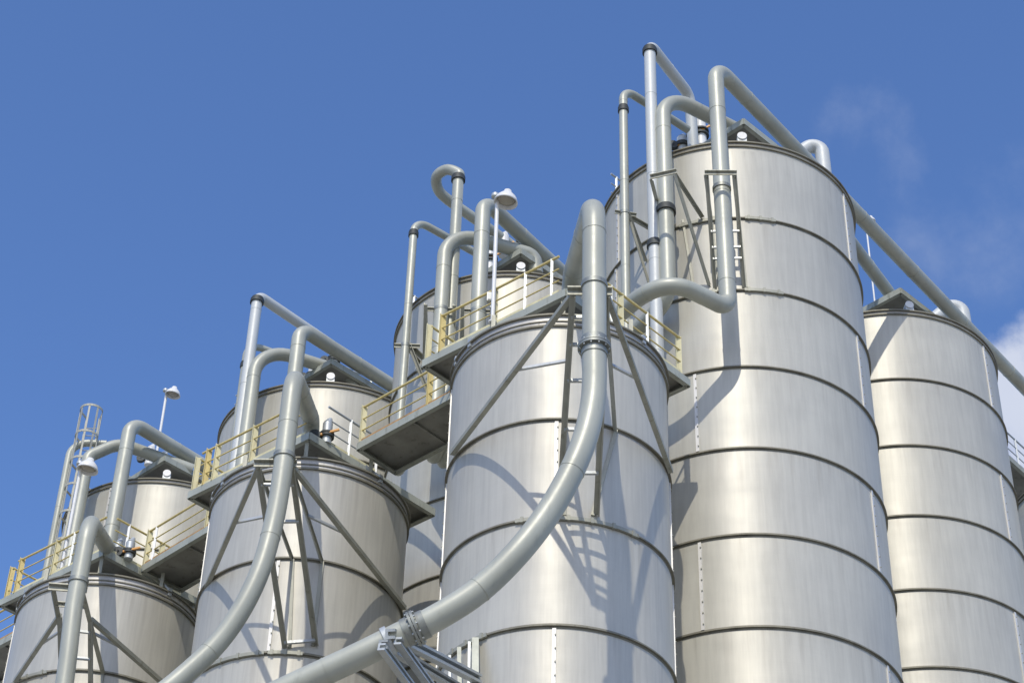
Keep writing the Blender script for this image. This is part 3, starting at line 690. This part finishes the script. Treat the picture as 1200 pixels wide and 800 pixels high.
for (px, py, y, h, lab) in ((822, 172, T4.y - 1.3, 1.3, 'white valve stack on the tallest silo, left of the upright pipe'), (800, 178, T4.y - 1.0, .5, 'short dark valve left of the white valve stack on the tallest silo'),
                       (365, 452, B2.y - 1.2, .9, 'white valve beside the looped pipe on the back silo left of centre'), (390, 430, B2.y + .3, .7, 'small valve on top of the deck of the back silo left of centre'),
                       (574, 318, B3.y - 1.5, 1.1, 'valve with dark flanges behind the lamp pole'), (590, 300, B3.y - .9, .8, 'valve right of the lamp pole on the middle back silo'),
                       (610, 298, B3.y - .4, .8, 'pale valve under the slanting pipe of the middle back silo'), (174, 545, B1.y - .3, .7, 'valve between the two pipes of the far left back silo'),
                       (190, 547, B1.y - .2, .5, 'low valve at the far left back deck\'s corner')):
    p = ony(px, py, y); valve(lab, p, h, .15, 'duct' if h < .6 else 'white')
# things standing on the front decks
for (px, py, z, lab, h) in ((382, 520, DECK, 'pale valve at the foot of the loop on the second platform', .6), (135, 660, DECK, 'pale valve at the foot of the loop on the leftmost platform', .6),
                            (150, 655, DECK, 'second pale valve near the right rail of the leftmost platform', .5)):
    valve(lab, onz(px, py, z), h, .12, 'galv')

def jbox(label, p, h, d=V((0, -1, 0))):
    p = V(p); root = thing('junction_box', label, 'box', p)
    m = MB(); m.beam(p, p + V((0, 0, .24)), .18, .12, d); m.build('housing', 'galv', root, p)
    m = MB(); m.beam(p + V((0, -.07, .02)), p + V((0, -.07, .22)), .15, .012, d); m.build('lid', 'duct', root, p)
    m = MB(); m.tube(fillet([p + V((.06, 0, 0)), p + V((.06, 0, -h)), p + V((.06, .9, -h - .05))], .12, 6), .022, 8); m.build('conduit', 'flange', root, p)
q = F3 + Lc.lerp(Fc, .465) * .975; jbox('small grey box on the yellow railing just left of the centre lamp pole', (q.x, q.y + .02, DECK + .8), .76)

# caged ladder
yb_ = 54.5; bx = lx(66, 665, yb_); zt_ = zrow(bx, yb_, 484)
o = V((bx, yb_, DECK)); root = thing('caged_ladder', 'pale caged ladder rising into the sky at the far left', 'ladder', o)
xs = (-.02, .40)
for dx in xs:
    m = MB(); m.beam(V((bx + dx, yb_ + .3, DECK)), V((bx + dx, yb_ + .3, zt_)), .08, .05); m.build('side_rail', 'beige', root, o)
z = DECK + .2
while z < zt_ - .1:
    m = MB(); m.cyl((bx + xs[0], yb_ + .3, z), (bx + xs[1], yb_ + .3, z), .016, n=6); m.build('rung', 'beige', root, o); z += .3
cx_ = bx + .19; z = DECK + 2.3; hoops = []
while z < zt_ + .05: hoops.append(z); z += (zt_ - DECK - 2.3) / 9
for z in hoops:
    m = MB(); pts = [V((bx + xs[0], yb_ + .3, z))] + [V((cx_ + .37 * math.cos(t), yb_ - .12 + .37 * math.sin(t), z)) for t in [math.pi * (1.0 + k / 12) for k in range(13)]] + [V((bx + xs[1], yb_ + .3, z))]
    for a, b in zip(pts[:-1], pts[1:]): m.beam(a, b, .02, .08)
    m.build('hoop', 'beige', root, o)
for t in (1.0, 1.25, 1.5, 1.75, 2.0):
    p = V((cx_ + .36 * math.cos(math.pi * t), yb_ - .12 + .36 * math.sin(math.pi * t), 0)); m = MB()
    m.beam(p + V((0, 0, hoops[0])), p + V((0, 0, hoops[-1])), .06, .02, V((math.cos(math.pi * t), math.sin(math.pi * t), 0))); m.build('cage_bar', 'beige', root, o)

# ------------------------------------------------------------------ ground
mt, nt, b = nodes('gravel_yard'); setc(b, (.28, .27, .25), .9)
n1 = noise(nt, .15, 6, mapping(nt, (1, 1, 1))); nt.links.new(ramp(nt, n1.outputs['Fac'], [(.3, (.27, .25, .21)), (.7, (.38, .355, .31))]), b.inputs['Base Color'])
M['ground'] = mt
m = MB(); m.poly([(-3000, -3000, GROUND), (3000, -3000, GROUND), (3000, 3000, GROUND), (-3000, 3000, GROUND)], [(0, 1, 2, 3)])
g = m.build('ground', 'ground', None, (0, 0, GROUND)); g['kind'] = 'structure'

# ------------------------------------------------------------------ light and sky
SUN_AZ, SUN_EL = A(-99), A(46.5)
sd = V((math.cos(SUN_AZ) * math.cos(SUN_EL), math.sin(SUN_AZ) * math.cos(SUN_EL), math.sin(SUN_EL)))
ld = bpy.data.lights.new('sun', 'SUN'); lo = bpy.data.objects.new('sun', ld); COL.objects.link(lo)
ld.energy = 2.1; ld.angle = A(.55); ld.color = (1, .94, .84)
lo.rotation_euler = sd.to_track_quat('Z', 'Y').to_euler(); lo.location = sd * 100
w = bpy.data.worlds.new('World'); SC.world = w; w.use_nodes = True; nt = w.node_tree
bg = nt.nodes['Background']; sky = nt.nodes.new('ShaderNodeTexSky'); sky.sky_type = 'NISHITA'; sky.sun_disc = False
sky.sun_elevation = SUN_EL; sky.sun_rotation = math.radians(90) - SUN_AZ; sky.air_density = 1.0; sky.dust_density = .9; sky.ozone_density = 6.5
L = nt.links
tc = nt.nodes.new('ShaderNodeTexCoord')
def cloud_patch(direction, inner, outer, scale, lo_, hi_, amount, stretch=(1, 1, 1)):
    d = V(direction).normalized()
    dt = nt.nodes.new('ShaderNodeVectorMath'); dt.operation = 'DOT_PRODUCT'; L.new(tc.outputs['Generated'], dt.inputs[0]); dt.inputs[1].default_value = d
    mr = nt.nodes.new('ShaderNodeMapRange'); mr.interpolation_type = 'SMOOTHSTEP'; mr.inputs[1].default_value = math.cos(A(outer)); mr.inputs[2].default_value = math.cos(A(inner)); L.new(dt.outputs['Value'], mr.inputs[0])
    mp = nt.nodes.new('ShaderNodeMapping'); mp.inputs['Scale'].default_value = stretch; L.new(tc.outputs['Generated'], mp.inputs['Vector'])
    n = noise(nt, scale, 7, mp.outputs[0], .6)
    ad = nt.nodes.new('ShaderNodeMath'); ad.operation = 'MULTIPLY_ADD'; ad.inputs[1].default_value = .55; L.new(mr.outputs[0], ad.inputs[0]); L.new(n.outputs['Fac'], ad.inputs[2])
    r = nt.nodes.new('ShaderNodeMapRange'); r.interpolation_type = 'SMOOTHSTEP'; r.inputs[1].default_value = lo_; r.inputs[2].default_value = hi_; r.inputs[4].default_value = amount; L.new(ad.outputs[0], r.inputs[0])
    return r.outputs[0]
hs = nt.nodes.new('ShaderNodeHueSaturation'); hs.inputs['Saturation'].default_value = 1.07; L.new(sky.outputs[0], hs.inputs['Color'])
tn = nt.nodes.new('ShaderNodeMixRGB'); tn.blend_type = 'MULTIPLY'; tn.inputs[0].default_value = 1; tn.inputs[2].default_value = (1.07, 1.0, 1.07, 1); L.new(hs.outputs[0], tn.inputs[1])
col = tn.outputs[0]
for args in ((ray(1235, 470), 0.5, 4.2, 14, .80, 1.06, .8), (ray(1012, 170), 0.2, 3.2, 26, .92, 1.3, .10, (1, 1, .5)), (ray(1160, 270), .2, 6, 9, .95, 1.4, .3), (ray(1700, 700), 5, 16, 7, .8, 1.1, .8), (ray(-500, 1300), 5, 18, 6, .8, 1.1, .7), ((0, -1, .35), 20, 55, 5, .85, 1.15, .8)):
    f = cloud_patch(*args); mx = nt.nodes.new('ShaderNodeMixRGB'); L.new(f, mx.inputs[0]); L.new(col, mx.inputs[1]); mx.inputs[2].default_value = (3.9, 4.1, 4.6, 1); col = mx.outputs[0]
L.new(col, bg.inputs['Color']); bg.inputs['Strength'].default_value = .155
SC.view_settings.view_transform = 'Standard'; SC.view_settings.look = 'None'; SC.view_settings.exposure = .33; SC.view_settings.gamma = 1
